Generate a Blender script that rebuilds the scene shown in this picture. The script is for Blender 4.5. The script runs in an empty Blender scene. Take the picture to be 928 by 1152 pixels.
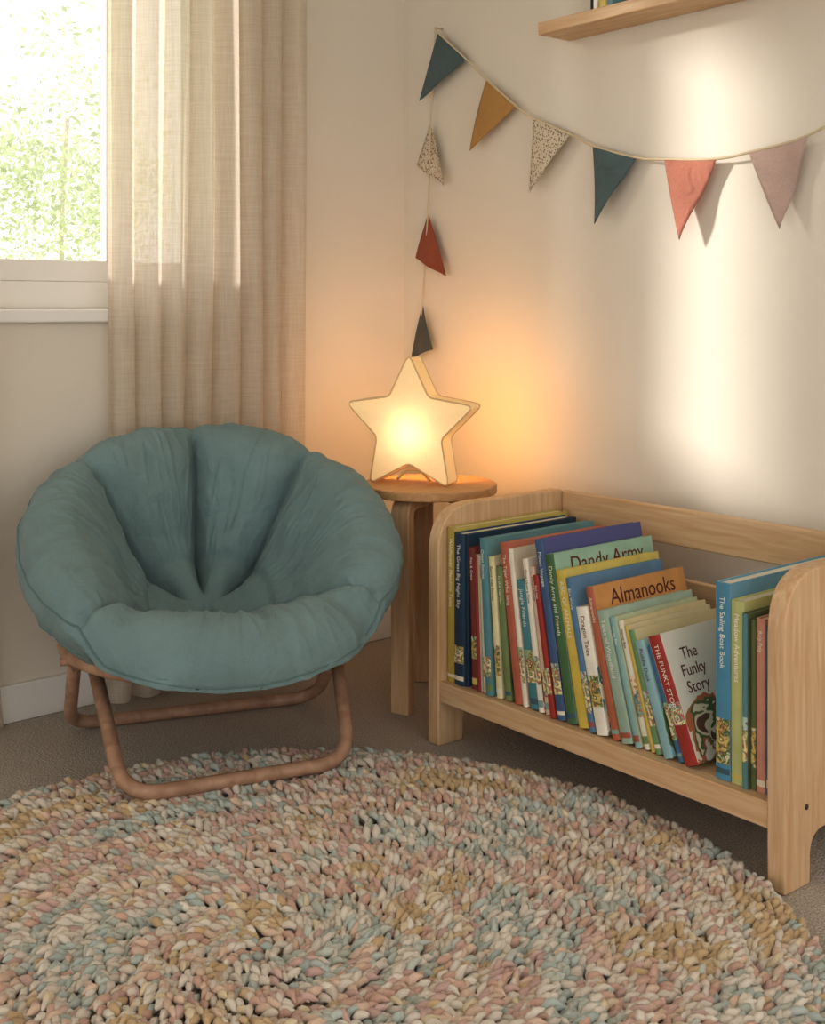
import bpy, bmesh, math, random
import numpy as np
from mathutils import Vector, Matrix, noise
random.seed(7); rng=np.random.default_rng(7)
scene=bpy.context.scene
COL=scene.collection

# ---------------------------------------------------------------- helpers
def lin(c):
    if isinstance(c,str):
        c=[int(c[i:i+2],16)/255 for i in (0,2,4)]
    return tuple((x/12.92 if x<=0.04045 else ((x+0.055)/1.055)**2.4) for x in c)+(1,)
def newmat(name):
    m=bpy.data.materials.new(name); m.use_nodes=True
    nt=m.node_tree; b=nt.nodes['Principled BSDF']
    return m,nt,b
def N(nt,t,**kw):
    n=nt.nodes.new(t)
    for k,v in kw.items(): setattr(n,k,v)
    return n
def plain(name,c,rough=.6,bump=0,scale=200,var=0.0,vscale=8,spec=.3,sheen=0):
    m,nt,b=newmat(name)
    b.inputs['Roughness'].default_value=rough
    b.inputs['Specular IOR Level'].default_value=spec
    if sheen: b.inputs['Sheen Weight'].default_value=sheen
    tc=N(nt,'ShaderNodeTexCoord')
    col=lin(c)
    if var:
        n=N(nt,'ShaderNodeTexNoise'); n.inputs['Scale'].default_value=vscale; n.inputs['Detail'].default_value=6
        nt.links.new(tc.outputs['Object'],n.inputs['Vector'])
        r=N(nt,'ShaderNodeValToRGB')
        r.color_ramp.elements[0].position=.3; r.color_ramp.elements[1].position=.7
        r.color_ramp.elements[0].color=tuple(x*(1-var) for x in col[:3])+(1,)
        r.color_ramp.elements[1].color=tuple(min(1,x*(1+var)) for x in col[:3])+(1,)
        nt.links.new(n.outputs['Fac'],r.inputs['Fac']); nt.links.new(r.outputs['Color'],b.inputs['Base Color'])
    else: b.inputs['Base Color'].default_value=col
    if bump:
        n=N(nt,'ShaderNodeTexNoise'); n.inputs['Scale'].default_value=scale; n.inputs['Detail'].default_value=4
        nt.links.new(tc.outputs['Object'],n.inputs['Vector'])
        bp=N(nt,'ShaderNodeBump'); bp.inputs['Strength'].default_value=bump; bp.inputs['Distance'].default_value=.002
        nt.links.new(n.outputs['Fac'],bp.inputs['Height']); nt.links.new(bp.outputs['Normal'],b.inputs['Normal'])
    return m
def wood(name,c1,c2,stretch=(1,12,12),rough=.45,scale=6):
    m,nt,b=newmat(name)
    tc=N(nt,'ShaderNodeTexCoord'); mp=N(nt,'ShaderNodeMapping'); mp.inputs['Scale'].default_value=stretch
    nt.links.new(tc.outputs['Object'],mp.inputs['Vector'])
    n=N(nt,'ShaderNodeTexNoise'); n.inputs['Scale'].default_value=scale; n.inputs['Detail'].default_value=8; n.inputs['Distortion'].default_value=.6
    nt.links.new(mp.outputs['Vector'],n.inputs['Vector'])
    r=N(nt,'ShaderNodeValToRGB'); r.color_ramp.elements[0].position=.3; r.color_ramp.elements[1].position=.7
    r.color_ramp.elements[0].color=lin(c1); r.color_ramp.elements[1].color=lin(c2)
    nt.links.new(n.outputs['Fac'],r.inputs['Fac']); nt.links.new(r.outputs['Color'],b.inputs['Base Color'])
    b.inputs['Roughness'].default_value=rough; b.inputs['Specular IOR Level'].default_value=.35
    bp=N(nt,'ShaderNodeBump'); bp.inputs['Strength'].default_value=.06; bp.inputs['Distance'].default_value=.001
    nt.links.new(n.outputs['Fac'],bp.inputs['Height']); nt.links.new(bp.outputs['Normal'],b.inputs['Normal'])
    return m
def mesh_obj(name,verts,faces,mats=(),parent=None,smooth=False,fm=None):
    me=bpy.data.meshes.new(name); me.from_pydata([tuple(v) for v in verts],[],faces); me.update()
    o=bpy.data.objects.new(name,me); COL.objects.link(o)
    for m in (mats if isinstance(mats,(list,tuple)) else [mats]): me.materials.append(m)
    if fm is not None: me.polygons.foreach_set('material_index',fm)
    if smooth: me.polygons.foreach_set('use_smooth',[True]*len(me.polygons))
    if parent: o.parent=parent
    return o
def box(name,lo,hi,mat,parent=None,bevel=0,seg=2):
    x0,y0,z0=lo;x1,y1,z1=hi
    v=[(x0,y0,z0),(x1,y0,z0),(x1,y1,z0),(x0,y1,z0),(x0,y0,z1),(x1,y0,z1),(x1,y1,z1),(x0,y1,z1)]
    f=[(0,3,2,1),(4,5,6,7),(0,1,5,4),(1,2,6,5),(2,3,7,6),(3,0,4,7)]
    o=mesh_obj(name,v,f,mat,parent)
    if bevel: addbevel(o,bevel,seg)
    return o
def addbevel(o,w,seg=2):
    b=o.modifiers.new('bevel','BEVEL'); b.width=w; b.segments=seg; b.limit_method='ANGLE'; b.angle_limit=math.radians(40)
    o.data.polygons.foreach_set('use_smooth',[True]*len(o.data.polygons))
    o.modifiers.new('wn','WEIGHTED_NORMAL')
def empty(name,loc=(0,0,0),rz=0):
    e=bpy.data.objects.new(name,None); e.empty_display_size=.1; COL.objects.link(e); e.location=loc; e.rotation_euler=(0,0,rz); return e
def prism(name,pts,t0,t1,axis,mat,parent=None,bevel=0,seg=2):
    def P(p,t):
        return {'x':(t,p[0],p[1]),'y':(p[0],t,p[1]),'z':(p[0],p[1],t)}[axis]
    n=len(pts)
    v=[P(p,t0) for p in pts]+[P(p,t1) for p in pts]
    f=[tuple(range(n)),tuple(range(2*n-1,n-1,-1))]+[(i,i+n,(i+1)%n+n,(i+1)%n) for i in range(n)]
    o=mesh_obj(name,v,f,mat,parent)
    bm=bmesh.new(); bm.from_mesh(o.data); bmesh.ops.recalc_face_normals(bm,faces=bm.faces); bm.to_mesh(o.data); bm.free()
    if bevel: addbevel(o,bevel,seg)
    return o
def catmull(P,n=8,closed=False):
    P=[Vector(p) for p in P]; out=[]
    m=len(P)
    rngi=range(m) if closed else range(m-1)
    for i in rngi:
        p0=P[(i-1)%m] if (closed or i>0) else P[0]*2-P[1]
        p1=P[i]; p2=P[(i+1)%m]
        p3=P[(i+2)%m] if (closed or i+2<m) else P[-1]*2-P[-2]
        for k in range(n):
            t=k/n
            out.append(.5*((2*p1)+(p2-p0)*t+(2*p0-5*p1+4*p2-p3)*t*t+(3*p1-p0-3*p2+p3)*t**3))
    if not closed: out.append(P[-1])
    return out
def tube(name,path,r,mat,parent=None,closed=False,seg=14):
    path=[Vector(p) for p in path]; n=len(path); verts=[];faces=[]
    up=None
    for i,p in enumerate(path):
        if closed: t=(path[(i+1)%n]-path[i-1])
        else: t=path[min(i+1,n-1)]-path[max(i-1,0)]
        t.normalize()
        if up is None:
            up=Vector((0,0,1)) if abs(t.z)<.9 else Vector((1,0,0))
        a=(up-t*up.dot(t)).normalized(); up=a; b=t.cross(a)
        for k in range(seg):
            an=2*math.pi*k/seg; verts.append(p+a*math.cos(an)*r+b*math.sin(an)*r)
    for i in range(n if closed else n-1):
        for k in range(seg):
            j=(i+1)%n
            faces.append((i*seg+k,i*seg+(k+1)%seg,j*seg+(k+1)%seg,j*seg+k))
    if not closed:
        faces.append(tuple(range(seg))[::-1]); faces.append(tuple((n-1)*seg+k for k in range(seg)))
    return mesh_obj(name,verts,faces,mat,parent,smooth=True)
def roundcorners(P,rad,n=6,closed=True):
    P=[Vector(p) for p in P]; out=[]; m=len(P)
    for i,p in enumerate(P):
        if not closed and i in (0,m-1): out.append(p); continue
        a=P[i-1]; b=P[(i+1)%m]
        rr=rad[i] if isinstance(rad,(list,tuple)) else rad
        if rr<=0: out.append(p); continue
        da=(a-p); db=(b-p); d=min(rr,da.length*.48,db.length*.48)
        s=p+da.normalized()*d; e=p+db.normalized()*d
        for k in range(n+1):
            t=k/n; out.append(s*(1-t)**2+p*2*t*(1-t)+e*t*t)
    return out

# ---------------------------------------------------------------- materials
M_wall=plain('wall_paint','E6DFD3',.85,bump=.15,scale=120,var=.02,vscale=2)
M_white=plain('white_trim','F2F0EC',.4)
M_ceil=plain('ceiling_paint','E9E5DE',.9)
def carpet_mat():
    m,nt,b=newmat('carpet')
    tc=N(nt,'ShaderNodeTexCoord')
    n=N(nt,'ShaderNodeTexNoise'); n.inputs['Scale'].default_value=260; n.inputs['Detail'].default_value=5
    n2=N(nt,'ShaderNodeTexVoronoi'); n2.inputs['Scale'].default_value=180
    for q in (n,n2): nt.links.new(tc.outputs['Object'],q.inputs['Vector'])
    r=N(nt,'ShaderNodeValToRGB'); r.color_ramp.elements[0].color=lin('A59B91'); r.color_ramp.elements[1].color=lin('D3CBC2')
    r.color_ramp.elements[0].position=.35; r.color_ramp.elements[1].position=.65
    nt.links.new(n.outputs['Fac'],r.inputs['Fac']); nt.links.new(r.outputs['Color'],b.inputs['Base Color'])
    b.inputs['Roughness'].default_value=1; b.inputs['Specular IOR Level'].default_value=.05
    bp=N(nt,'ShaderNodeBump'); bp.inputs['Strength'].default_value=.6; bp.inputs['Distance'].default_value=.004
    nt.links.new(n2.outputs['Distance'],bp.inputs['Height']); nt.links.new(bp.outputs['Normal'],b.inputs['Normal'])
    return m
M_carpet=carpet_mat()
BW=('CDA880','DEC3A0')
M_birch_x=wood('birch_x',*BW,(1,14,14))
M_birch_y=wood('birch_y',*BW,(14,1,14))
M_birch_z=wood('birch_z',*BW,(14,14,1))
M_top=wood('table_wood','BF9468','D4AC80',(3,14,14))
M_rod=wood('rattan_wood','A07E68','C09E86',(5,5,5),rough=.4,scale=5)

def fabric(name,c,var=.12,weave=700,bump=.25,wr=.25,ws=22):
    m,nt,b=newmat(name)
    b.inputs['Roughness'].default_value=.9; b.inputs['Specular IOR Level'].default_value=.12
    b.inputs['Sheen Weight'].default_value=.12; b.inputs['Sheen Roughness'].default_value=.5
    tc=N(nt,'ShaderNodeTexCoord')
    n=N(nt,'ShaderNodeTexNoise'); n.inputs['Scale'].default_value=7; n.inputs['Detail'].default_value=5
    n2=N(nt,'ShaderNodeTexNoise'); n2.inputs['Scale'].default_value=weave; n2.inputs['Detail'].default_value=2
    for q in (n,n2): nt.links.new(tc.outputs['Object'],q.inputs['Vector'])
    mx=N(nt,'ShaderNodeMath',operation='MULTIPLY_ADD'); mx.inputs[1].default_value=.5; 
    nt.links.new(n2.outputs['Fac'],mx.inputs[0])
    m2=N(nt,'ShaderNodeMath',operation='MULTIPLY'); m2.inputs[1].default_value=.5
    nt.links.new(n.outputs['Fac'],m2.inputs[0]); nt.links.new(m2.outputs[0],mx.inputs[2])
    col=lin(c); r=N(nt,'ShaderNodeValToRGB')
    r.color_ramp.elements[0].position=.35; r.color_ramp.elements[1].position=.65
    r.color_ramp.elements[0].color=tuple(x*(1-var) for x in col[:3])+(1,)
    r.color_ramp.elements[1].color=tuple(min(1,x*(1+var)) for x in col[:3])+(1,)
    nt.links.new(mx.outputs[0],r.inputs['Fac']); nt.links.new(r.outputs['Color'],b.inputs['Base Color'])
    n3=N(nt,'ShaderNodeTexNoise'); n3.inputs['Scale'].default_value=ws; n3.inputs['Detail'].default_value=5; n3.inputs['Distortion'].default_value=1.6
    nt.links.new(tc.outputs['Object'],n3.inputs['Vector'])
    b1=N(nt,'ShaderNodeBump'); b1.inputs['Strength'].default_value=wr; b1.inputs['Distance'].default_value=.014
    nt.links.new(n3.outputs['Fac'],b1.inputs['Height'])
    bp=N(nt,'ShaderNodeBump'); bp.inputs['Strength'].default_value=bump; bp.inputs['Distance'].default_value=.001
    nt.links.new(n2.outputs['Fac'],bp.inputs['Height']); nt.links.new(b1.outputs['Normal'],bp.inputs['Normal'])
    nt.links.new(bp.outputs['Normal'],b.inputs['Normal'])
    return m
M_teal=fabric('teal_canvas','829899',wr=.5,ws=13)
M_teald=fabric('teal_piping','708788')

# ---------------------------------------------------------------- room
H=2.6
WX0,WX1,WZ0,WZ1=-1.95,-.74,1.095,2.45
def wall_with_hole():
    v=[];f=[]
    xs=[-6,WX0,WX1,.0]; zs=[0,WZ0,WZ1,H]
    for y in (0,.14):
        for z in zs:
            for x in xs: v.append((x,y,z))
    def id(i,j,k): return k*16+j*4+i
    for j in range(3):
        for i in range(3):
            if i==1 and j==1: continue
            f.append((id(i,j,0),id(i+1,j,0),id(i+1,j+1,0),id(i,j+1,0)))
            f.append((id(i,j,1),id(i,j+1,1),id(i+1,j+1,1),id(i+1,j,1)))
    f+=[(id(1,1,0),id(2,1,0),id(2,1,1),id(1,1,1)),(id(1,2,0),id(1,2,1),id(2,2,1),id(2,2,0)),
        (id(1,1,0),id(1,1,1),id(1,2,1),id(1,2,0)),(id(2,1,0),id(2,2,0),id(2,2,1),id(2,1,1)),
        (id(0,3,0),id(3,3,0),id(3,3,1),id(0,3,1)),(id(0,0,0),id(0,3,0),id(0,3,1),id(0,0,1))]
    mesh_obj('wall_back',v,f,M_wall)
wall_with_hole()
box('wall_right',(0,-6,0),(.12,.14,H),M_wall)
box('floor',(-6,-6,-.1),(.12,.14,0),M_carpet)
box('ceiling',(-6,-3.9,H),(.12,.14,H+.1),M_ceil)
box('baseboard_back',(-6,-.016,0),(-.016,0,.10),M_white,bevel=.004)
box('baseboard_right',(-.016,-6,0),(0,0,.10),M_white,bevel=.004)

win=empty('window_1')
def frame_rect(nm,x0,x1,z0,z1,w,y0,y1,mat=M_white,wb=None):
    wb=wb or w
    box(nm+'_bottom',(x0,y0,z0),(x1,y1,z0+wb),mat,win,.004)
    box(nm+'_top',(x0,y0,z1-w),(x1,y1,z1),mat,win,.004)
    box(nm+'_left',(x0,y0,z0+wb),(x0+w,y1,z1-w),mat,win,.004)
    box(nm+'_right',(x1-w,y0,z0+wb),(x1,y1,z1-w),mat,win,.004)
frame_rect('outer_frame',WX0,WX1,WZ0,WZ1,.03,.06,.12,wb=.075)
frame_rect('sash_fixed',WX0+.03,-1.00,WZ0+.075,WZ1-.03,.045,.07,.11,wb=.06)
frame_rect('sash_casement',-1.00,WX1-.03,WZ0+.075,WZ1-.03,.035,.07,.11,wb=.06)
box('sill',(WX0-.05,-.03,WZ0-.038),(WX1+.04,.06,WZ0-.002),M_white,win,.006,3)
gm,nt,b=newmat('window_glass')
for n in list(nt.nodes):
    if n.type!='OUTPUT_MATERIAL': nt.nodes.remove(n)
out=[n for n in nt.nodes][0]
tr=N(nt,'ShaderNodeBsdfTransparent'); gl=N(nt,'ShaderNodeBsdfGlossy'); gl.inputs['Roughness'].default_value=.02
mx=N(nt,'ShaderNodeMixShader'); mx.inputs[0].default_value=.04
nt.links.new(tr.outputs[0],mx.inputs[1]); nt.links.new(gl.outputs[0],mx.inputs[2]); nt.links.new(mx.outputs[0],out.inputs[0])
box('glass',(WX0+.06,.088,WZ0+.13),(WX1-.06,.092,WZ1-.06),gm,win)

# ---------------------------------------------------------------- curtains
def curtain_mat():
    m,nt,b=newmat('linen_curtain')
    out=[n for n in nt.nodes if n.type=='OUTPUT_MATERIAL'][0]
    tc=N(nt,'ShaderNodeTexCoord')
    mp=N(nt,'ShaderNodeMapping'); mp.inputs['Scale'].default_value=(300,300,10)
    mp2=N(nt,'ShaderNodeMapping'); mp2.inputs['Scale'].default_value=(10,10,300)
    n=N(nt,'ShaderNodeTexNoise'); n.inputs['Scale'].default_value=1; n2=N(nt,'ShaderNodeTexNoise'); n2.inputs['Scale'].default_value=1
    nt.links.new(tc.outputs['Object'],mp.inputs['Vector']); nt.links.new(tc.outputs['Object'],mp2.inputs['Vector'])
    nt.links.new(mp.outputs[0],n.inputs['Vector']); nt.links.new(mp2.outputs[0],n2.inputs['Vector'])
    ad=N(nt,'ShaderNodeMath',operation='ADD'); nt.links.new(n.outputs['Fac'],ad.inputs[0]); nt.links.new(n2.outputs['Fac'],ad.inputs[1])
    r=N(nt,'ShaderNodeMapRange'); r.inputs[1].default_value=.6; r.inputs[2].default_value=1.4
    nt.links.new(ad.outputs[0],r.inputs[0])
    cr=N(nt,'ShaderNodeValToRGB'); cr.color_ramp.elements[0].color=lin('E4D9CA'); cr.color_ramp.elements[1].color=lin('F6F0E6')
    nt.links.new(r.outputs[0],cr.inputs['Fac'])
    bp=N(nt,'ShaderNodeBump'); bp.inputs['Strength'].default_value=.2; bp.inputs['Distance'].default_value=.001
    nt.links.new(r.outputs[0],bp.inputs['Height'])
    d=N(nt,'ShaderNodeBsdfDiffuse'); t=N(nt,'ShaderNodeBsdfTranslucent'); tp=N(nt,'ShaderNodeBsdfTransparent')
    for q in (d,t): nt.links.new(cr.outputs[0],q.inputs['Color']); nt.links.new(bp.outputs[0],q.inputs['Normal'])
    m1=N(nt,'ShaderNodeMixShader'); m1.inputs[0].default_value=.55
    nt.links.new(d.outputs[0],m1.inputs[1]); nt.links.new(t.outputs[0],m1.inputs[2])
    m2=N(nt,'ShaderNodeMixShader'); m2.inputs[0].default_value=.13
    nt.links.new(m1.outputs[0],m2.inputs[1]); nt.links.new(tp.outputs[0],m2.inputs[2])
    nt.links.new(m2.outputs[0],out.inputs[0]); nt.nodes.remove(b)
    return m
M_cur=curtain_mat()
def curtain(name,x0,x1,folds,seed):
    nx,nz=300,60; vs=[];fs=[]
    rs=random.Random(seed); ph=[rs.uniform(-.5,.5) for _ in range(folds+2)]; am=[rs.uniform(.6,1.1) for _ in range(folds+2)]
    for j in range(nz+1):
        z=.012+j/nz*(2.46)
        for i in range(nx+1):
            s=i/nx; q=s*folds; k=int(q)
            a=am[k]*(1-(q-k))+am[k+1]*(q-k); p=ph[k]*(1-(q-k))+ph[k+1]*(q-k)
            ang=2*math.pi*q+p*1.6+.3*math.sin(z*1.9+k*.3)
            y=-.066+.026*a*math.sin(ang)+.003*math.sin(ang*2.3+z*3)
            x=x0+(x1-x0)*s+.013*math.cos(ang)*a + .005*math.sin(z*2.2+s*9)
            if z<.3: x+= (s-.5)*.05*(.3-z)/.3
            vs.append((x,min(y,-.036),z))
    for j in range(nz):
        for i in range(nx):
            a=j*(nx+1)+i; fs.append((a,a+1,a+nx+2,a+nx+1))
    e=empty(name)
    mesh_obj('drape',vs,fs,M_cur,e,smooth=True)
    return e
curtain('curtain',-1.112,-.464,8,3)
curtain('curtain',-2.15,-1.42,8,5)  # left curtain, out of view, added to block sun and narrow the wall patch
rod=empty('curtain_rod')
tube('pole',[(-2.35,-.06,2.49),(-.35,-.06,2.49)],.012,M_white,rod)
for x in (-2.35,-.35):
    bm=bmesh.new(); bmesh.ops.create_uvsphere(bm,u_segments=16,v_segments=10,radius=.022,matrix=Matrix.Translation((x,-.06,2.49)))
    me=bpy.data.meshes.new('finial'); bm.to_mesh(me); bm.free(); me.materials.append(M_white); o=bpy.data.objects.new('finial',me); COL.objects.link(o); o.parent=rod
for x in (-2.28,-.42): box('bracket',(x-.01,-.06,2.47),(x+.01,0,2.49),M_white,rod,.002)

# ---------------------------------------------------------------- garden outside
def leaf_mat():
    m,nt,b=newmat('leaf'); out=[n for n in nt.nodes if n.type=='OUTPUT_MATERIAL'][0]
    at=N(nt,'ShaderNodeAttribute'); at.attribute_name='Col'
    d=N(nt,'ShaderNodeBsdfDiffuse'); t=N(nt,'ShaderNodeBsdfTranslucent')
    for q in (d,t): nt.links.new(at.outputs['Color'],q.inputs['Color'])
    mx=N(nt,'ShaderNodeMixShader'); mx.inputs[0].default_value=.5
    nt.links.new(d.outputs[0],mx.inputs[1]); nt.links.new(t.outputs[0],mx.inputs[2]); nt.links.new(mx.outputs[0],out.inputs[0]); nt.nodes.remove(b)
    return m
bark=plain('bark','D0C8BA',.9,bump=.5,scale=30)
def tree(loc,nl=6000):
    e=empty('garden_tree',loc)
    tube('trunk',catmull([(0,0,-.08),(.03,.02,.8),(-.03,0,1.6),(.02,0,2.6)],5),.022,bark,e)
    clumps=rng.normal(0,1,(45,3))*np.array([.8,.55,.7])+np.array([0,0,1.85])
    vs=np.zeros((nl,4,3)); cols=np.zeros((nl,4,4))
    for i in range(nl):
        c=clumps[rng.integers(45)]+rng.normal(0,.17,3); c[2]=max(c[2],.5)
        u=rng.normal(size=3);u/=np.linalg.norm(u); w=np.cross(u,rng.normal(size=3)); w/=np.linalg.norm(w)
        s=rng.uniform(.016,.034)
        vs[i]=[c-u*s,c+w*s*.5,c+u*s,c-w*s*.5]
        g=rng.uniform(.75,1.05); cols[i,:]=(.70*g,.76*g,.56*g,1)
    me=bpy.data.meshes.new('leaves'); me.from_pydata(vs.reshape(-1,3).tolist(),[],[(4*i,4*i+1,4*i+2,4*i+3) for i in range(nl)])
    ca=me.color_attributes.new('Col','FLOAT_COLOR','POINT'); ca.data.foreach_set('color',cols.reshape(-1))
    me.materials.append(M_leaf); o=bpy.data.objects.new('leaves',me); COL.objects.link(o); o.parent=e
M_leaf=leaf_mat()
tree((.2,4.4,0)); tree((-1.0,5.4,.0)); tree((1.4,6.0,0))
box('garden_lawn',(-8,.3,-.12),(8,14,-.1),plain('grass','BFCB9C',.9,var=.2,vscale=5))

# ---------------------------------------------------------------- papasan chair
chair=empty('papasan_chair',(-1.045,-.5455,0),math.radians(-19.8))
prof=catmull([(0,-.280,0),(.08,-.274,0),(.15,-.250,0),(.215,-.182,0),(.265,-.098,0),(.31,-.03,0),(.36,.016,0),(.41,.022,0),(.446,.000,0),
              (.468,-.036,0),(.472,-.07,0),(.458,-.11,0),(.42,-.165,0),(.36,-.23,0),(.28,-.295,0),(.18,-.342,0),(.08,-.358,0),(0,-.360,0)],7)
S7=7
NP=len(prof); NT=600
seams=sorted([math.radians(a) for a in (90,44,136,-40,220)])
tilt=math.radians(27); ct,st=math.cos(tilt),math.sin(tilt); ZC=.566
def angd(a,b):
    d=(a-b+math.pi)%(2*math.pi)-math.pi; return d
def sm(x,a,b):
    t=max(0,min(1,(x-a)/(b-a))); return t*t*(3-2*t)
def cush(theta,j,off=0):
    p=prof[j]; q=prof[min(j+1,NP-1)]-prof[max(j-1,0)]; q.normalize()
    nr,nc=-q.y,q.x
    rho,c=p.x,p.y; J=j/S7
    fa=abs(angd(theta,-math.pi/2))
    fw=1-sm(fa,math.radians(38),math.radians(51))
    g = sm(rho,.04,.15)
    front_seam=1-sm(min(abs(angd(theta,math.radians(-40))),abs(angd(theta,math.radians(220)))),.15,.45)
    keep=.30+.45*front_seam
    if J>5.6: g*=1-(1-keep)*sm(J,5.6,7.4)
    if J>7.6: g*=1-sm(J,7.6+front_seam*.6,9.4)
    under=sm(J,10,12)
    lo=max([angd(s,theta) for s in seams if angd(s,theta)<=0] or [-math.pi]); hi=min([angd(s,theta) for s in seams if angd(s,theta)>0] or [math.pi])
    wseg=hi-lo; f=abs(2*(-lo)/wseg-1)
    arc=min(-lo,hi)*rho
    pillow=1-f**3.0
    d=g*(.056*pillow-.024) - .022*g*math.exp(-arc/.007)
    pl=math.exp(-arc/.05)
    if J<10:
        if J<5: d-=.022*math.exp(-abs(rho-.165)/.009)*(1-.7*fw)
        if J<4: d+=.020*math.exp(-(rho/.11)**2)
        d-=.022*math.exp(-rho/.018)
    sgn=noise.noise(Vector((rho*42+theta*5,math.floor(theta*1.3),9.1)))
    d+=.0085*pl*(1-pl*.4)*g*sgn
    n1=noise.noise(Vector((math.cos(theta)*rho*6,math.sin(theta)*rho*6,c*6)))
    n3=noise.noise(Vector((math.cos(theta)*13,math.sin(theta)*13,rho*11)))
    n4=abs(noise.noise(Vector((math.cos(theta)*rho*11+5,math.sin(theta)*rho*11,c*9))))
    n5=abs(noise.noise(Vector((math.cos(theta)*9+2,math.sin(theta)*9,rho*6+c*5))))
    mid=sm(rho,.12,.25)
    d+=.007*n1+.0035*n3*mid*(1-under*.5)-.010*n4*sm(n4,0,.15)-.007*(1-math.exp(-n5/.06))*mid*(1-sm(J,6,7)*.6)
    rho2=rho+nr*(d+off); c2=c+nc*(d+off)
    if J<11:
        c2+=fw*(.004*sm(rho,.12,.27)*(1-sm(rho,.40,.47)))
        c2-=.058*fw*sm(rho,.25,.40)*(1-sm(J,9,11))
    if J>=10: c2+= fw*.055*sm(rho,.1,.36)*sm(J,10,12)
    a=rho2*math.cos(theta); b=rho2*math.sin(theta)
    return Vector((a, b*ct-c2*st, ZC+b*st+c2*ct))
vs=[];fs=[]
for j in range(NP):
    for k in range(NT): vs.append(cush(2*math.pi*k/NT,j))
for j in range(NP-1):
    for k in range(NT):
        k2=(k+1)%NT; fs.append((j*NT+k,j*NT+k2,(j+1)*NT+k2,(j+1)*NT+k)[::-1])
cu=mesh_obj('cushion',vs,fs,M_teal,chair,smooth=True)
bm=bmesh.new(); bm.from_mesh(cu.data); bmesh.ops.remove_doubles(bm,verts=bm.verts,dist=.0002); bmesh.ops.recalc_face_normals(bm,faces=bm.faces); bm.to_mesh(cu.data); bm.free()
for nm,J in (('piping_upper',8.9),('piping_lower',11)):
    tube(nm,[cush(2*math.pi*k/300,int(J*S7),.0002) for k in range(300)],.0026,M_teald,chair,closed=True,seg=8)
# frame
ringpts=[(.362*math.cos(t),.335*math.sin(t)+.01,.296+.012*math.sin(t)) for t in [2*math.pi*k/96 for k in range(96)]]
tube('seat_ring',ringpts,.0145,M_rod,chair,closed=True)
RT=.0165
def U(name,yl,yr,a,top,zt,zb):
    P=[(-top,0,zt),(-a,yl,zb),(a,yr,zb),(top,0,zt)]
    tube(name,roundcorners(P,[0,.085,.085,0],8,closed=False),RT,M_rod,chair)
U('front_leg_loop',-.320,-.285,.258,.298,.275,.050)
U('rear_leg_loop',.285,.285,.33,.335,.275,RT)
for s in (-1,1):
    tube('hinge_bolt',[(s*.285,0,.262),(s*.37,0,.262)],.010,M_rod,chair)
    tube('hinge_post',[(s*.325,0,.245),(s*.352,0,.300)],.018,M_rod,chair)

# ---------------------------------------------------------------- side table
table=empty('side_table',(-.368,-.560,0))
cyl=[(.19*math.cos(2*math.pi*k/72),.19*math.sin(2*math.pi*k/72)) for k in range(72)]
o=prism('table_top',cyl,.579,.604,'z',M_top,table,.004,3)
def cam2w(a,b): return (.77*a+.638*b,-.638*a+.77*b)
for i,d in enumerate([(-.50,-.87),(-.10,.99),(.95,.12)]):
    wx,wy=cam2w(*d); L=math.hypot(wx,wy); wx/=L; wy/=L
    outer=roundcorners([(.165,0,0),(.165,.579,0),(.05,.579,0)],[0,.05,0],8,False)
    inner=roundcorners([(.05,.550,0),(.136,.550,0),(.136,0,0)],[0,.025,0],8,False)
    pts=[(p.x,p.y) for p in outer+inner]
    lg=prism('leg_%d'%(i+1),pts,-.028,.028,'y',M_birch_z,table,.003)
    lg.rotation_euler=(0,0,math.atan2(wy,wx))

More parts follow.
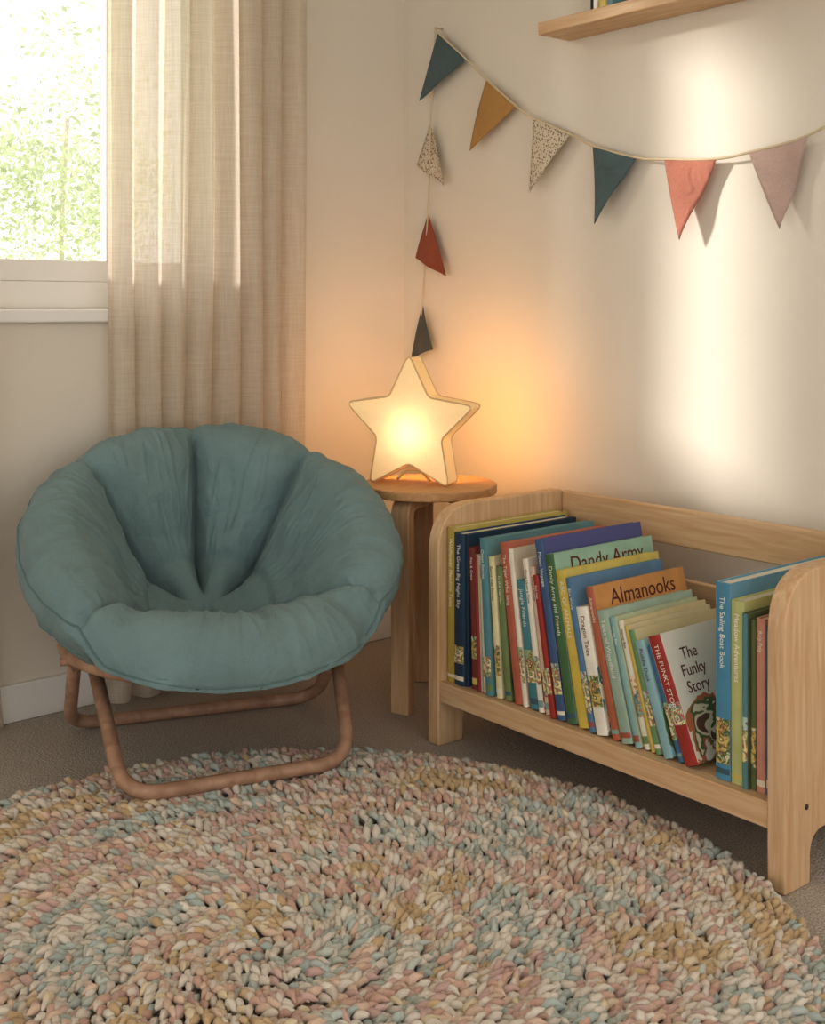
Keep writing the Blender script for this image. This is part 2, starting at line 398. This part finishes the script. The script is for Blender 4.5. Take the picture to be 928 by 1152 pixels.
# ---------------------------------------------------------------- star lamp
lamp=empty('star_lamp')
f_n=Vector((-.887,-.459,0)).normalized(); f_r=Vector((.459,-.887,0)).normalized()
LX,LY=-.400,-.530
lamp.matrix_world=Matrix(((f_r.x,-f_n.x,0,LX),(f_r.y,-f_n.y,0,LY),(0,0,1,.608),(0,0,0,1)))
R=.204; star=[]
for k in range(10):
    rr=R if k%2==0 else R*.50
    an=math.pi/2+k*math.pi/5
    star.append((rr*math.cos(an),rr*math.sin(an)+.809*R,0))
star=roundcorners(star,[.024 if k%2==0 else .014 for k in range(10)],4)
zmin=min(p.y for p in star)
sp=[(p.x,p.y-zmin) for p in star]
def glow_mat(name,base,core,edge,wid=.055):
    m,nt,b=newmat(name)
    tc=N(nt,'ShaderNodeTexCoord'); sep=N(nt,'ShaderNodeVectorMath',operation='DISTANCE')
    sep.inputs[1].default_value=(0,0,.140)
    nt.links.new(tc.outputs['Object'],sep.inputs[0])
    dv=N(nt,'ShaderNodeMath',operation='DIVIDE'); dv.inputs[1].default_value=wid; nt.links.new(sep.outputs['Value'],dv.inputs[0])
    p2=N(nt,'ShaderNodeMath',operation='POWER'); p2.inputs[1].default_value=1.5; nt.links.new(dv.outputs[0],p2.inputs[0])
    ng=N(nt,'ShaderNodeMath',operation='MULTIPLY'); ng.inputs[1].default_value=-1; nt.links.new(p2.outputs[0],ng.inputs[0])
    ex=N(nt,'ShaderNodeMath',operation='EXPONENT'); nt.links.new(ng.outputs[0],ex.inputs[0])
    ma=N(nt,'ShaderNodeMath',operation='MULTIPLY_ADD'); ma.inputs[1].default_value=core-edge; ma.inputs[2].default_value=edge; nt.links.new(ex.outputs[0],ma.inputs[0])
    nz=N(nt,'ShaderNodeTexNoise'); nz.inputs['Scale'].default_value=180; nt.links.new(tc.outputs['Object'],nz.inputs['Vector'])
    mr=N(nt,'ShaderNodeMapRange'); mr.inputs[3].default_value=.85; mr.inputs[4].default_value=1.15; nt.links.new(nz.outputs['Fac'],mr.inputs[0])
    mul=N(nt,'ShaderNodeMath',operation='MULTIPLY'); nt.links.new(ma.outputs[0],mul.inputs[0]); nt.links.new(mr.outputs[0],mul.inputs[1])
    b.inputs['Base Color'].default_value=lin('E8D2A8'); b.inputs['Emission Color'].default_value=base
    nt.links.new(mul.outputs[0],b.inputs['Emission Strength']); b.inputs['Roughness'].default_value=.9; b.inputs['Specular IOR Level'].default_value=.1
    return m
M_glow=glow_mat('lamp_shade_glow',(1,.64,.32,1),2.2,.24)
M_glowb=glow_mat('lamp_shade_back',(1,.50,.16,1),9.0,6.5)
M_glows=glow_mat('lamp_shade_side',(1,.55,.22,1),.6,.18,.08)
T=.036
n=len(sp)
v=[(p[0],-T,p[1]) for p in sp]+[(p[0],T,p[1]) for p in sp]
def panel(name,sgn,mat):
    vs=[];fs=[];K=8
    for k in range(K+1):
        f=k/K
        for p in sp:
            cx,cz=0,.809*R-zmin
            vs.append((cx+(p[0]-cx)*(1-f),sgn*(T+.010*math.sin(f*math.pi/2)),cz+(p[1]-cz)*(1-f)))
    for k in range(K):
        for i in range(n):
            q=(k*n+i,k*n+(i+1)%n,(k+1)*n+(i+1)%n,(k+1)*n+i)
            fs.append(q if sgn<0 else q[::-1])
    mesh_obj(name,vs,fs,mat,lamp,smooth=True)
panel('shade_front',-1,M_glow); panel('shade_back',1,M_glowb)
mesh_obj('shade_side',v,[(i,(i+1)%n,(i+1)%n+n,i+n) for i in range(n)],M_glows,lamp)
M_trim=plain('lamp_trim','E2C79A',.6)
for nm,y in (('trim_front',-T),('trim_back',T)):
    tube(nm,[(p[0],y,p[1]) for p in sp],.0024,M_trim,lamp,closed=True,seg=8)
tube('stand',catmull([(-.05,0,.004),(-.02,0,.03),(.02,0,.03),(.05,0,.004)],5),.004,M_trim,lamp)

# ---------------------------------------------------------------- bookshelf
shelf=empty('childrens_bookshelf')
X0,X1=-.597,-.13; YL,YR=-.823,-1.85; TH=.04
def side_panel(name,y0,y1):
    zt=.60
    P=[(X0,0,0),(X0,zt,0),(X1,zt,0),(X1,0,0),(X1-.085,0,0),(X1-.085,.095,0),(X0+.085,.095,0),(X0+.085,0,0)]
    r=[.006,.12,.03,.006,.006,.075,.075,.006]
    pts=[(p.x,p.y) for p in roundcorners(P,r,8)]
    return prism(name,pts,y0,y1,'y',M_birch_z,shelf,.006,3)
side_panel('left_panel',YL-TH,YL)
side_panel('right_panel',YR,YR+TH)
box('shelf_board',(X0+.0305,YR+TH,.140),(X1,YL-TH,.163),M_birch_y,shelf,.001)
box('front_apron',(X0+.004,YR+TH,.112),(X0+.03,YL-TH,.163),M_birch_y,shelf,.003)
box('back_rail_top',(X1-.022,YR+TH,.505),(X1,YL-TH,.598),M_birch_y,shelf,.005)
box('back_rail_lower',(X1-.022,YR+TH,.33),(X1,YL-TH,.425),M_birch_y,shelf,.005)
M_screw=plain('screw_brass','5A4632',.35)
for (x,z) in ((X0+.07,.15),(X1-.05,.15),(X1-.012,.55)):
    tube('screw',[(x,YR-.0015,z),(x,YR+.004,z)],.0055,M_screw,shelf,seg=16)

# ---------------------------------------------------------------- books
M_page=plain('paper_pages','E9E0CC',.9)
def illus(name,base,cols,scale,thr=.5):
    m,nt,b=newmat(name)
    tc=N(nt,'ShaderNodeTexCoord')
    n=N(nt,'ShaderNodeTexNoise'); n.inputs['Scale'].default_value=scale; n.inputs['Detail'].default_value=3; n.inputs['Distortion'].default_value=1.0
    nt.links.new(tc.outputs['Object'],n.inputs['Vector'])
    r=N(nt,'ShaderNodeValToRGB'); r.color_ramp.interpolation='CONSTANT'
    e=r.color_ramp.elements; e[0].position=0; e[0].color=lin(base); e[1].position=thr; e[1].color=lin(cols[0])
    for i,c in enumerate(cols[1:]):
        q=e.new(min(.98,thr+.045*(i+1))); q.color=lin(c)
    sp_=N(nt,'ShaderNodeSeparateXYZ'); nt.links.new(tc.outputs['Object'],sp_.inputs[0])
    mr=N(nt,'ShaderNodeMapRange'); mr.inputs[1].default_value=.10; mr.inputs[2].default_value=.20; mr.inputs[3].default_value=.06; mr.inputs[4].default_value=-.22
    nt.links.new(sp_.outputs[2],mr.inputs[0])
    ad=N(nt,'ShaderNodeMath',operation='ADD'); nt.links.new(n.outputs['Fac'],ad.inputs[0]); nt.links.new(mr.outputs[0],ad.inputs[1])
    nt.links.new(ad.outputs[0],r.inputs['Fac']); nt.links.new(r.outputs['Color'],b.inputs['Base Color'])
    b.inputs['Roughness'].default_value=.38
    return m
def soften(c,f=.20):
    r=[int(c[i:i+2],16) for i in (0,2,4)]; l=.3*r[0]+.59*r[1]+.11*r[2]
    return ''.join('%02X'%int(max(0,min(255,(x*(1-f)+l*f)))) for x in r)
books=empty('books')
matcache={}
def pm(c,rough=.4):
    if c not in matcache: matcache[c]=plain('cover_'+c,soften(c),rough,var=.08,vscale=20)
    return matcache[c]
def text(s,size,Mx,col,parent,align='LEFT'):
    cu=bpy.data.curves.new('lettering','FONT'); cu.body=s; cu.size=size; cu.extrude=.0002; cu.align_x=align; cu.align_y='CENTER'
    cu.resolution_u=3
    cu.materials.append(pm(col)); o=bpy.data.objects.new('lettering',cu); COL.objects.link(o)
    o.parent=parent; o.matrix_local=Mx; return o
M_spineart=[illus('spine_art_%d'%i,b_,c_,60,.46) for i,(b_,c_) in enumerate([('D9D0B0',['6E8C5A','4F6B4B','B98A5A','D0C07A']),('BFD0CC',['5E8D92','C9664E','8AA87B','E8D7A8']),('E6D6B8',['B5604C','D9C06A','4E6E80','8FB0A8']),('A9C0A0',['5E7F4E','D0C07A','8A5A3A','E6DDC0'])])]
def book(y,T,Hh,D,lean,sc,cc,cols=None,title=None,tcol='8E3B33',stitle=None,x=-.572,z0=.1635,par=None,stc='F4EEDC',band=True):
    th=math.radians(lean); bt=.0028
    vs=[];fs=[];fm=[]
    def bx(lo,hi,mi):
        i=len(vs); x0,y0,z0_=lo;x1,y1,z1=hi
        vs.extend([(x0,y0,z0_),(x1,y0,z0_),(x1,y1,z0_),(x0,y1,z0_),(x0,y0,z1),(x1,y0,z1),(x1,y1,z1),(x0,y1,z1)])
        for f in [(0,3,2,1),(4,5,6,7),(0,1,5,4),(1,2,6,5),(2,3,7,6),(3,0,4,7)]: fs.append(tuple(i+k for k in f)); fm.append(mi)
    bx((.004,-T,0),(D,-T+bt,Hh),0); bx((.004,-bt,0),(D,0,Hh),0)
    bx((.006,-T+bt,.004),(D-.006,-bt,Hh-.004),1)
    i=len(vs); K=6
    for zz in (0,Hh):
        for k in range(K+1):
            a=math.pi*k/K; vs.append((.0045-.004*math.sin(a),-T/2+T/2*math.cos(a),zz))
        vs.append((.006,-T,zz)); vs.append((.006,0,zz))
    m_=K+3
    for k in range(K): fs.append((i+k,i+k+1,i+m_+k+1,i+m_+k)[::-1]); fm.append(2)
    fs.append(tuple(i+k for k in range(K+2))+(i+K+2,)); fm.append(2)
    fs.append((tuple(i+m_+k for k in range(K+2))+(i+m_+K+2,))[::-1]); fm.append(2)
    if band:
        bands=[]
        if random.random()<.5: bands.append((.012,.012+random.uniform(.006,.016),3))
        if random.random()<.6: za=random.uniform(.0,.05); bands.append((.032+za,.032+za+random.uniform(.04,.09),4))
        for (za,zb,mi) in bands:
            ii=len(vs)
            for zz in (za,zb):
                for k in range(K+1):
                    a=math.pi*(k*.80/K+.10); vs.append((.0042-.0041*math.sin(a),-T/2+T/2*math.cos(a),zz))
            for k in range(K): fs.append((ii+k,ii+k+1,ii+K+1+k+1,ii+K+1+k)[::-1]); fm.append(mi)
    cm=illus('cover_art',cc,cols,random.uniform(11,16),.52) if cols else pm(cc)
    bandc=random.choice(['E9DFC6','D9C06A','8FB0A8','B5604C','F1EBDD','4E6E80','7C9A5C'])
    me_o=mesh_obj('book',vs,fs,[cm,M_page,pm(sc),pm(bandc),random.choice(M_spineart)],par or books,fm=fm)
    Mx=Matrix.Translation((x+random.uniform(-.006,.008),y,z0))@Matrix.Rotation(-th,4,'X')
    me_o.matrix_local=Mx
    if title:
        lines=title.split('\n'); one=len(lines)<2; sz=.050 if one else .034
        for li,s in enumerate(lines):
            text(s,sz,Mx@Matrix.Translation((D*(.52 if one else .27),-T-.0004,Hh-(.032 if one else .05)-li*.034))@Matrix.Rotation(math.pi/2,4,'X'),tcol,par or books,'CENTER')
    if stitle and T>.013:
        R_=Matrix(((0,0,-1,0),(0,-1,0,0),(-1,0,0,0),(0,0,0,1)))
        text(stitle,min(.016,T*.55),Mx@Matrix.Translation((.0003,-T/2,Hh*.93))@R_,stc,par or books)
    return T/math.cos(th)
G=['6E8C5A','4F6B4B','B98A5A','D0C07A']; Bc=['5E8D92','8AA87B','C9664E','E8D7A8']; Pc=['8E8FB0','B9B0D0','D6C88A','5D5F86']
Oc=['C97E5A','6C7A4F','EDE1C6','7A5A46']
L=[(.030,.385,.41,0,'C6AC4E','CBB85F',None,None,'Wildflower Meadow Tales'),
 (.036,.375,.40,0,'34506A','3E5E7C',None,None,'The Great Big Night Sky'),
 (.009,.375,.39,0,'2F4358','35506A',None,None,None),
 (.020,.345,.38,2,'934239','A04E43',None,None,'Fox & Crow'),
 (.012,.330,.36,2.5,'A8463A','E8DEC4',None,None,'Little Bear'),
 (.014,.330,.36,3,'E8DEC4','E8DEC4',None,None,'Little Bear'),
 (.022,.375,.39,3.5,'5E979E','74A8AC',None,None,'Ocean Stories'),
 (.020,.335,.36,5,'E6DDA8','E6DDB4',None,None,'Sunny Side Stories'),
 (.022,.315,.36,6,'82945A','8A9669',G,None,'In the Garden'),
 (.026,.375,.36,8,'CC6E54','DA8468',None,None,'The Tiger Who Sang'),
 (.016,.365,.35,8,'EDE4D0','E7D9C0',None,None,None),
 (.028,.295,.34,9,'52949E','6BA9A6',G,None,'Jungle Friends'),
 (.018,.350,.34,9,'F0E8D6','F0E8D6',Oc,None,'Once Upon a Time'),
 (.018,.335,.32,9.5,'E6C7AE','E8C7B0',None,None,'Mouse House'),
 (.016,.320,.32,10,'B53D34','BF463A',None,None,'Red Hen'),
 (.026,.405,.35,10.5,'4F6E9C','5F6496',Pc,None,'Moon Voyage'),
 (.028,.375,.35,11,'557F50','A2CBB2',None,'Dandy Army','Dandy Army and Friends'),
 (.030,.345,.33,12,'DFC24C','E2CC66',None,None,'ABC OF ANIMALS'),
 (.018,.335,.32,12.5,'5F8AB0','6F9AC0',None,None,'Blue Whale'),
 (.034,.275,.30,13,'EFE9DA','EAE3D0',Bc,None,'Dragon Tales'),
 (.022,.325,.32,14,'C76F4C','E0A05A',None,'Almanooks','Almanooks'),
 (.030,.280,.30,15,'A3BBA7','B4CAB7',None,None,'Tales of Woodland'),
 (.016,.272,.29,15.5,'8FB9B4','C9D3B0',None,None,'Honey Bee'),
 (.016,.268,.29,16,'E5DDC8','E6D6A6',None,None,'Honey Bee'),
 (.010,.262,.29,16.5,'D9BC55','E3D6AE',None,None,None),
 (.016,.255,.29,17,'79A672','E6D6A6',None,None,None),
 (.024,.240,.28,19,'93BEC6','ABD0D2',G,None,'Puddle Duck'),
 (.014,.235,.28,20.5,'4E7CA4','5888B0',None,None,None),
 (.034,.262,.28,22,'BC3F36','F0EADC',Oc,'The\nFunky\nStory','THE FUNKY STORY OF')]
y=YL-TH-.003; prev=(0,.38)
for (T_,Hh,D,ln,sc,cc,cols,title,st_) in L:
    hmin=min(prev[1],Hh)
    y-=(math.tan(math.radians(ln))-math.tan(math.radians(prev[0])))*hmin*math.cos(math.radians(ln))+.0006
    sr=[int(sc[i:i+2],16) for i in (0,2,4)]; dark=sum(sr)>520
    w=book(y,T_,Hh,D,ln,sc,cc,cols,title,stitle=st_,stc='7A4B40' if dark else 'EFE9DA',tcol='7A3B30')
    y-=w; prev=(ln,Hh)
yr=YR+TH+.004
for (T_,Hh,D,sc,cc,cols,st_) in [(.020,.325,.33,'3F7898','6E9CB8',None,'Sea Life'),(.020,.335,.34,'DD9880','E3AE9C',None,'Roly Poly'),(.012,.33,.34,'6F7A48','7E8A52',None,None),(.012,.34,.34,'5E97A0','7E8A62',None,None),
      (.030,.36,.37,'C2C67E','D4D89C',G,'Meadow Adventures'),(.034,.39,.41,'559BBB','78B2D0',None,'The Sailing Boat Book')]:
    book(yr+T_,T_,Hh,D,0,sc,cc,cols,stitle=st_); yr+=T_+.001

# ---------------------------------------------------------------- wall shelf
ws=empty('wall_shelf')
box('board',(-.128,-2.1,1.866),(0,-.75,1.901),M_birch_y,ws,.003)
sb=empty('shelf_books')
yy=-.93
for (T_,Hh,D,sc) in [(.022,.2,.11,'2E2E30'),(.012,.22,.11,'F2EEE6'),(.03,.21,.11,'D9C05A'),(.02,.19,.1,'6E97A0')]:
    book(yy,T_,Hh,D,0,sc,sc,x=-.12,z0=1.9015,par=sb,band=False); yy-=T_+.001

# ---------------------------------------------------------------- bunting
bunt=empty('bunting')
M_str=plain('cotton_cord','D8C8AC',.9)
def f_mat(c): return fabric('flag_'+c,c,.15,500,.3,wr=.5,ws=18)
def dots():
    m=fabric('flag_dots','D9CCB8'); nt=m.node_tree; b=nt.nodes['Principled BSDF']
    tc=N(nt,'ShaderNodeTexCoord'); vo=N(nt,'ShaderNodeTexVoronoi'); vo.inputs['Scale'].default_value=150
    nt.links.new(tc.outputs['Object'],vo.inputs['Vector'])
    r=N(nt,'ShaderNodeValToRGB'); r.color_ramp.interpolation='CONSTANT'
    r.color_ramp.elements[0].color=lin('857560'); r.color_ramp.elements[1].position=.36; r.color_ramp.elements[1].color=lin('D6CAB6')
    nt.links.new(vo.outputs['Distance'],r.inputs['Fac']); nt.links.new(r.outputs['Color'],b.inputs['Base Color'])
    return m
fm_={'t':f_mat('647476'),'m':f_mat('BC9560'),'d':dots(),'c':f_mat('BE8573'),'p':f_mat('C4ADA3'),'r':f_mat('9C5E4A'),'g':f_mat('5E6261')}
flags=[('t',(-.207,1.981),(-.340,1.875),(-.128,1.772)),('m',(-.434,1.797),(-.562,1.699),(-.365,1.585)),('d',(-.636,1.653),(-.782,1.589),(-.625,1.436)),
 ('t',(-.869,1.547),(-1.024,1.500),(-.885,1.330)),('c',(-1.120,1.486),(-1.283,1.471),(-1.181,1.273)),('p',(-1.381,1.479),(-1.543,1.503),(-1.478,1.286)),
 ('d',(-.168,1.700),(-.101,1.565),(-.247,1.487)),('r',(-.155,1.404),(-.092,1.261),(-.252,1.197)),('g',(-.128,1.109),(-.068,.929),(-.186,.962))]
for fi,(k,A,B_,C_) in enumerate(flags):
    n_=16; vs=[];fs=[];idx={}
    for i in range(n_+1):
        for j in range(n_+1-i):
            a=i/n_; b_=j/n_; c_=1-a-b_
            yv=A[0]*c_+B_[0]*a+C_[0]*b_; zv=A[1]*c_+B_[1]*a+C_[1]*b_
            xv=-.03-.022*b_*(1-b_)*math.sin(fi*1.7+a*5)-.012*b_+.006*math.sin(a*6+fi)*(b_+.2)
            idx[(i,j)]=len(vs); vs.append((min(xv,-.006),yv,zv))
    for i in range(n_):
        for j in range(n_-i):
            fs.append((idx[(i,j)],idx[(i+1,j)],idx[(i,j+1)]))
            if j<n_-i-1: fs.append((idx[(i+1,j)],idx[(i+1,j+1)],idx[(i,j+1)]))
    o=mesh_obj('flag_%d'%(fi+1),vs,fs,fm_[k],bunt,smooth=True)
    s=o.modifiers.new('solid','SOLIDIFY'); s.thickness=.002
X_=-.03
main=[(-.195,2.0),(-.207,1.983),(-.340,1.877),(-.434,1.799),(-.562,1.701),(-.636,1.655),(-.782,1.592),(-.869,1.549),(-1.024,1.502),(-1.120,1.488),(-1.283,1.474),(-1.381,1.481),(-1.543,1.505),(-1.70,1.575),(-1.9,1.70)]
tube('cord',catmull([(X_,p[0],p[1]) for p in main],4),.0035,M_str,bunt,seg=8)
tail=[(-.195,2.0),(-.182,1.85),(-.170,1.70),(-.166,1.55),(-.156,1.404),(-.143,1.25),(-.129,1.109),(-.120,.97),(-.118,.90)]
tube('cord_tail',catmull([(X_,p[0],p[1]) for p in tail],4),.0028,M_str,bunt,seg=8)
for p in ((-.195,2.0),(-1.9,1.70)): tube('wall_hook',[(0,p[0],p[1]),(-.034,p[0],p[1])],.003,M_str,bunt,seg=10)

# ---------------------------------------------------------------- rug
def rug():
    e=empty('round_rug',(-1.446,-1.443,0))
    base=[(.885*math.cos(2*math.pi*k/120),.885*math.sin(2*math.pi*k/120)) for k in range(120)]
    prism('backing',base,.001,.014,'z',plain('rug_backing','B5A896',1),e)
    KA,KL=8,8
    U_=[];
    for j in range(KL):
        t=-1+2*j/(KL-1)
        rr=(1-abs(t)**2.6)**.5 if abs(t)<1 else 0
        rr=max(rr,.15)
        for k in range(KA):
            a=2*math.pi*k/KA
            ply=1+.22*math.cos(2*(a+t*2.4))
            U_.append((t,math.cos(a)*rr*ply,math.sin(a)*rr*ply))
    U_+= [(-1.02,0,0),(1.02,0,0)]
    bv=np.array(U_); bf=[]
    for j in range(KL-1):
        for k in range(KA):
            k2=(k+1)%KA; a,b_,c_,d_=j*KA+k,j*KA+k2,(j+1)*KA+k2,(j+1)*KA+k
            bf+= [(a,c_,b_),(a,d_,c_)]
    for k in range(KA):
        bf.append((KA*KL,k,(k+1)%KA)); bf.append((KA*KL+1,(KL-1)*KA+(k+1)%KA,(KL-1)*KA+k))
    bf=np.array(bf)
    pal=np.array([lin(c)[:3] for c in ['CDB592','DACBB0','DED6C9','DACFC1','D9C1AE','CFAF9F','CEB2A9','DAD1C5','D8CEC1','C2C5BA','B6BEB7','C0C6C0','DDD5C8']])
    V=[];F=[];C=[];off=0; r=.010
    while r<.905:
        nn=max(3,int(2*math.pi*r/.0158))
        for i in range(nn):
            an=2*math.pi*(i+random.random()*.6)/nn+r*37; rr=r+random.gauss(0,.003)
            x=rr*math.cos(an); y_=rr*math.sin(an)
            sx=random.uniform(.0150,.0215); sy=random.uniform(.0062,.0083); sz=sy*1.1
            dirn=an+math.radians(44)+random.gauss(0,.42)
            pit=random.gauss(.42,.25)
            v=bv*np.array([sx,sy,sz])
            bend=random.uniform(.15,.7); v[:,2]-=(bv[:,0]**2)*sx*bend; v[:,1]+=(bv[:,0]**2)*sx*random.uniform(-.45,.45)
            cp,sp2=math.cos(pit),math.sin(pit); v=np.stack([v[:,0]*cp-v[:,2]*sp2,v[:,1],v[:,0]*sp2+v[:,2]*cp],1)
            cd,sd=math.cos(dirn),math.sin(dirn); v=np.stack([v[:,0]*cd-v[:,1]*sd,v[:,0]*sd+v[:,1]*cd,v[:,2]],1)
            edge=max(0,(rr-.87)/.035)
            h=.025+random.gauss(0,.0022)-.011*edge+.004*noise.noise(Vector((x*7,y_*7,0)))+.006*math.cos(2*math.pi*rr/.075)
            v+=np.array([x,y_,h]); v[:,2]=np.maximum(v[:,2],.001)
            q=noise.noise(Vector((x*7,y_*7,1.5)))*.8+noise.noise(Vector((math.cos(an)*3.2,math.sin(an)*3.2,rr*16)))*.8+random.gauss(0,.13)
            ci=int((q*.75+.5)*len(pal)); ci=max(0,min(len(pal)-1,ci))
            c=pal[ci] if random.random()<.82 else pal[random.randrange(len(pal))]
            c=c*random.uniform(.92,1.08)
            V.append(v);F.append(bf+off);C.append(np.tile(np.append(c,1),(len(v),1)));off+=len(v)
        r+=.0136
    V=np.concatenate(V);F=np.concatenate(F);C=np.concatenate(C)
    me=bpy.data.meshes.new('yarn_pile'); me.vertices.add(len(V)); me.vertices.foreach_set('co',V.astype(np.float32).ravel())
    me.loops.add(len(F)*3); me.loops.foreach_set('vertex_index',F.astype(np.int32).ravel())
    me.polygons.add(len(F)); me.polygons.foreach_set('loop_start',np.arange(0,len(F)*3,3,dtype=np.int32))
    me.update(calc_edges=True); me.validate()
    me.polygons.foreach_set('use_smooth',[True]*len(me.polygons))
    ca=me.color_attributes.new('Col','FLOAT_COLOR','POINT'); ca.data.foreach_set('color',C.astype(np.float32).ravel())
    m,nt,b=newmat('wool_yarn'); at=N(nt,'ShaderNodeAttribute'); at.attribute_name='Col'
    nt.links.new(at.outputs['Color'],b.inputs['Base Color']); b.inputs['Roughness'].default_value=1; b.inputs['Specular IOR Level'].default_value=.03
    b.inputs['Sheen Weight'].default_value=.3
    tc=N(nt,'ShaderNodeTexCoord'); nz=N(nt,'ShaderNodeTexNoise'); nz.inputs['Scale'].default_value=420; nz.inputs['Detail'].default_value=3; nz.inputs['Distortion'].default_value=.8
    nt.links.new(tc.outputs['Object'],nz.inputs['Vector'])
    bp=N(nt,'ShaderNodeBump'); bp.inputs['Strength'].default_value=.5; bp.inputs['Distance'].default_value=.002
    nt.links.new(nz.outputs['Fac'],bp.inputs['Height']); nt.links.new(bp.outputs['Normal'],b.inputs['Normal'])
    me.materials.append(m); o=bpy.data.objects.new('yarn_pile',me); COL.objects.link(o); o.parent=e
rug()

# ---------------------------------------------------------------- light, world, camera
sd=bpy.data.lights.new('sun','SUN'); sd.energy=2.6; sd.angle=math.radians(6); sd.color=(1,.97,.93)
so=bpy.data.objects.new('sun',sd); COL.objects.link(so)
el=math.radians(17); az=Vector((1,-.94,0)).normalized()
dv=Vector((math.cos(el)*az.x,math.cos(el)*az.y,-math.sin(el)))
so.rotation_euler=dv.to_track_quat('-Z','Y').to_euler(); so.location=(-6,6,5)
w=bpy.data.worlds.new('world'); scene.world=w; w.use_nodes=True
bg=w.node_tree.nodes['Background']; bg.inputs['Color'].default_value=(1,.97,.935,1); bg.inputs['Strength'].default_value=1.1

cd=bpy.data.cameras.new('camera'); cam=bpy.data.objects.new('camera',cd); COL.objects.link(cam)
cam.location=(-2.553,-3.123,1.1); cam.rotation_euler=(math.pi/2,0,-math.atan2(.638,.770))
cd.sensor_width=36; cd.lens=1346/1152*36; cd.shift_y=-231/1152; cd.clip_start=.05
scene.camera=cam
scene.view_settings.view_transform='Standard'
scene.view_settings.look='None'
scene.view_settings.exposure=.60
scene.view_settings.gamma=.80
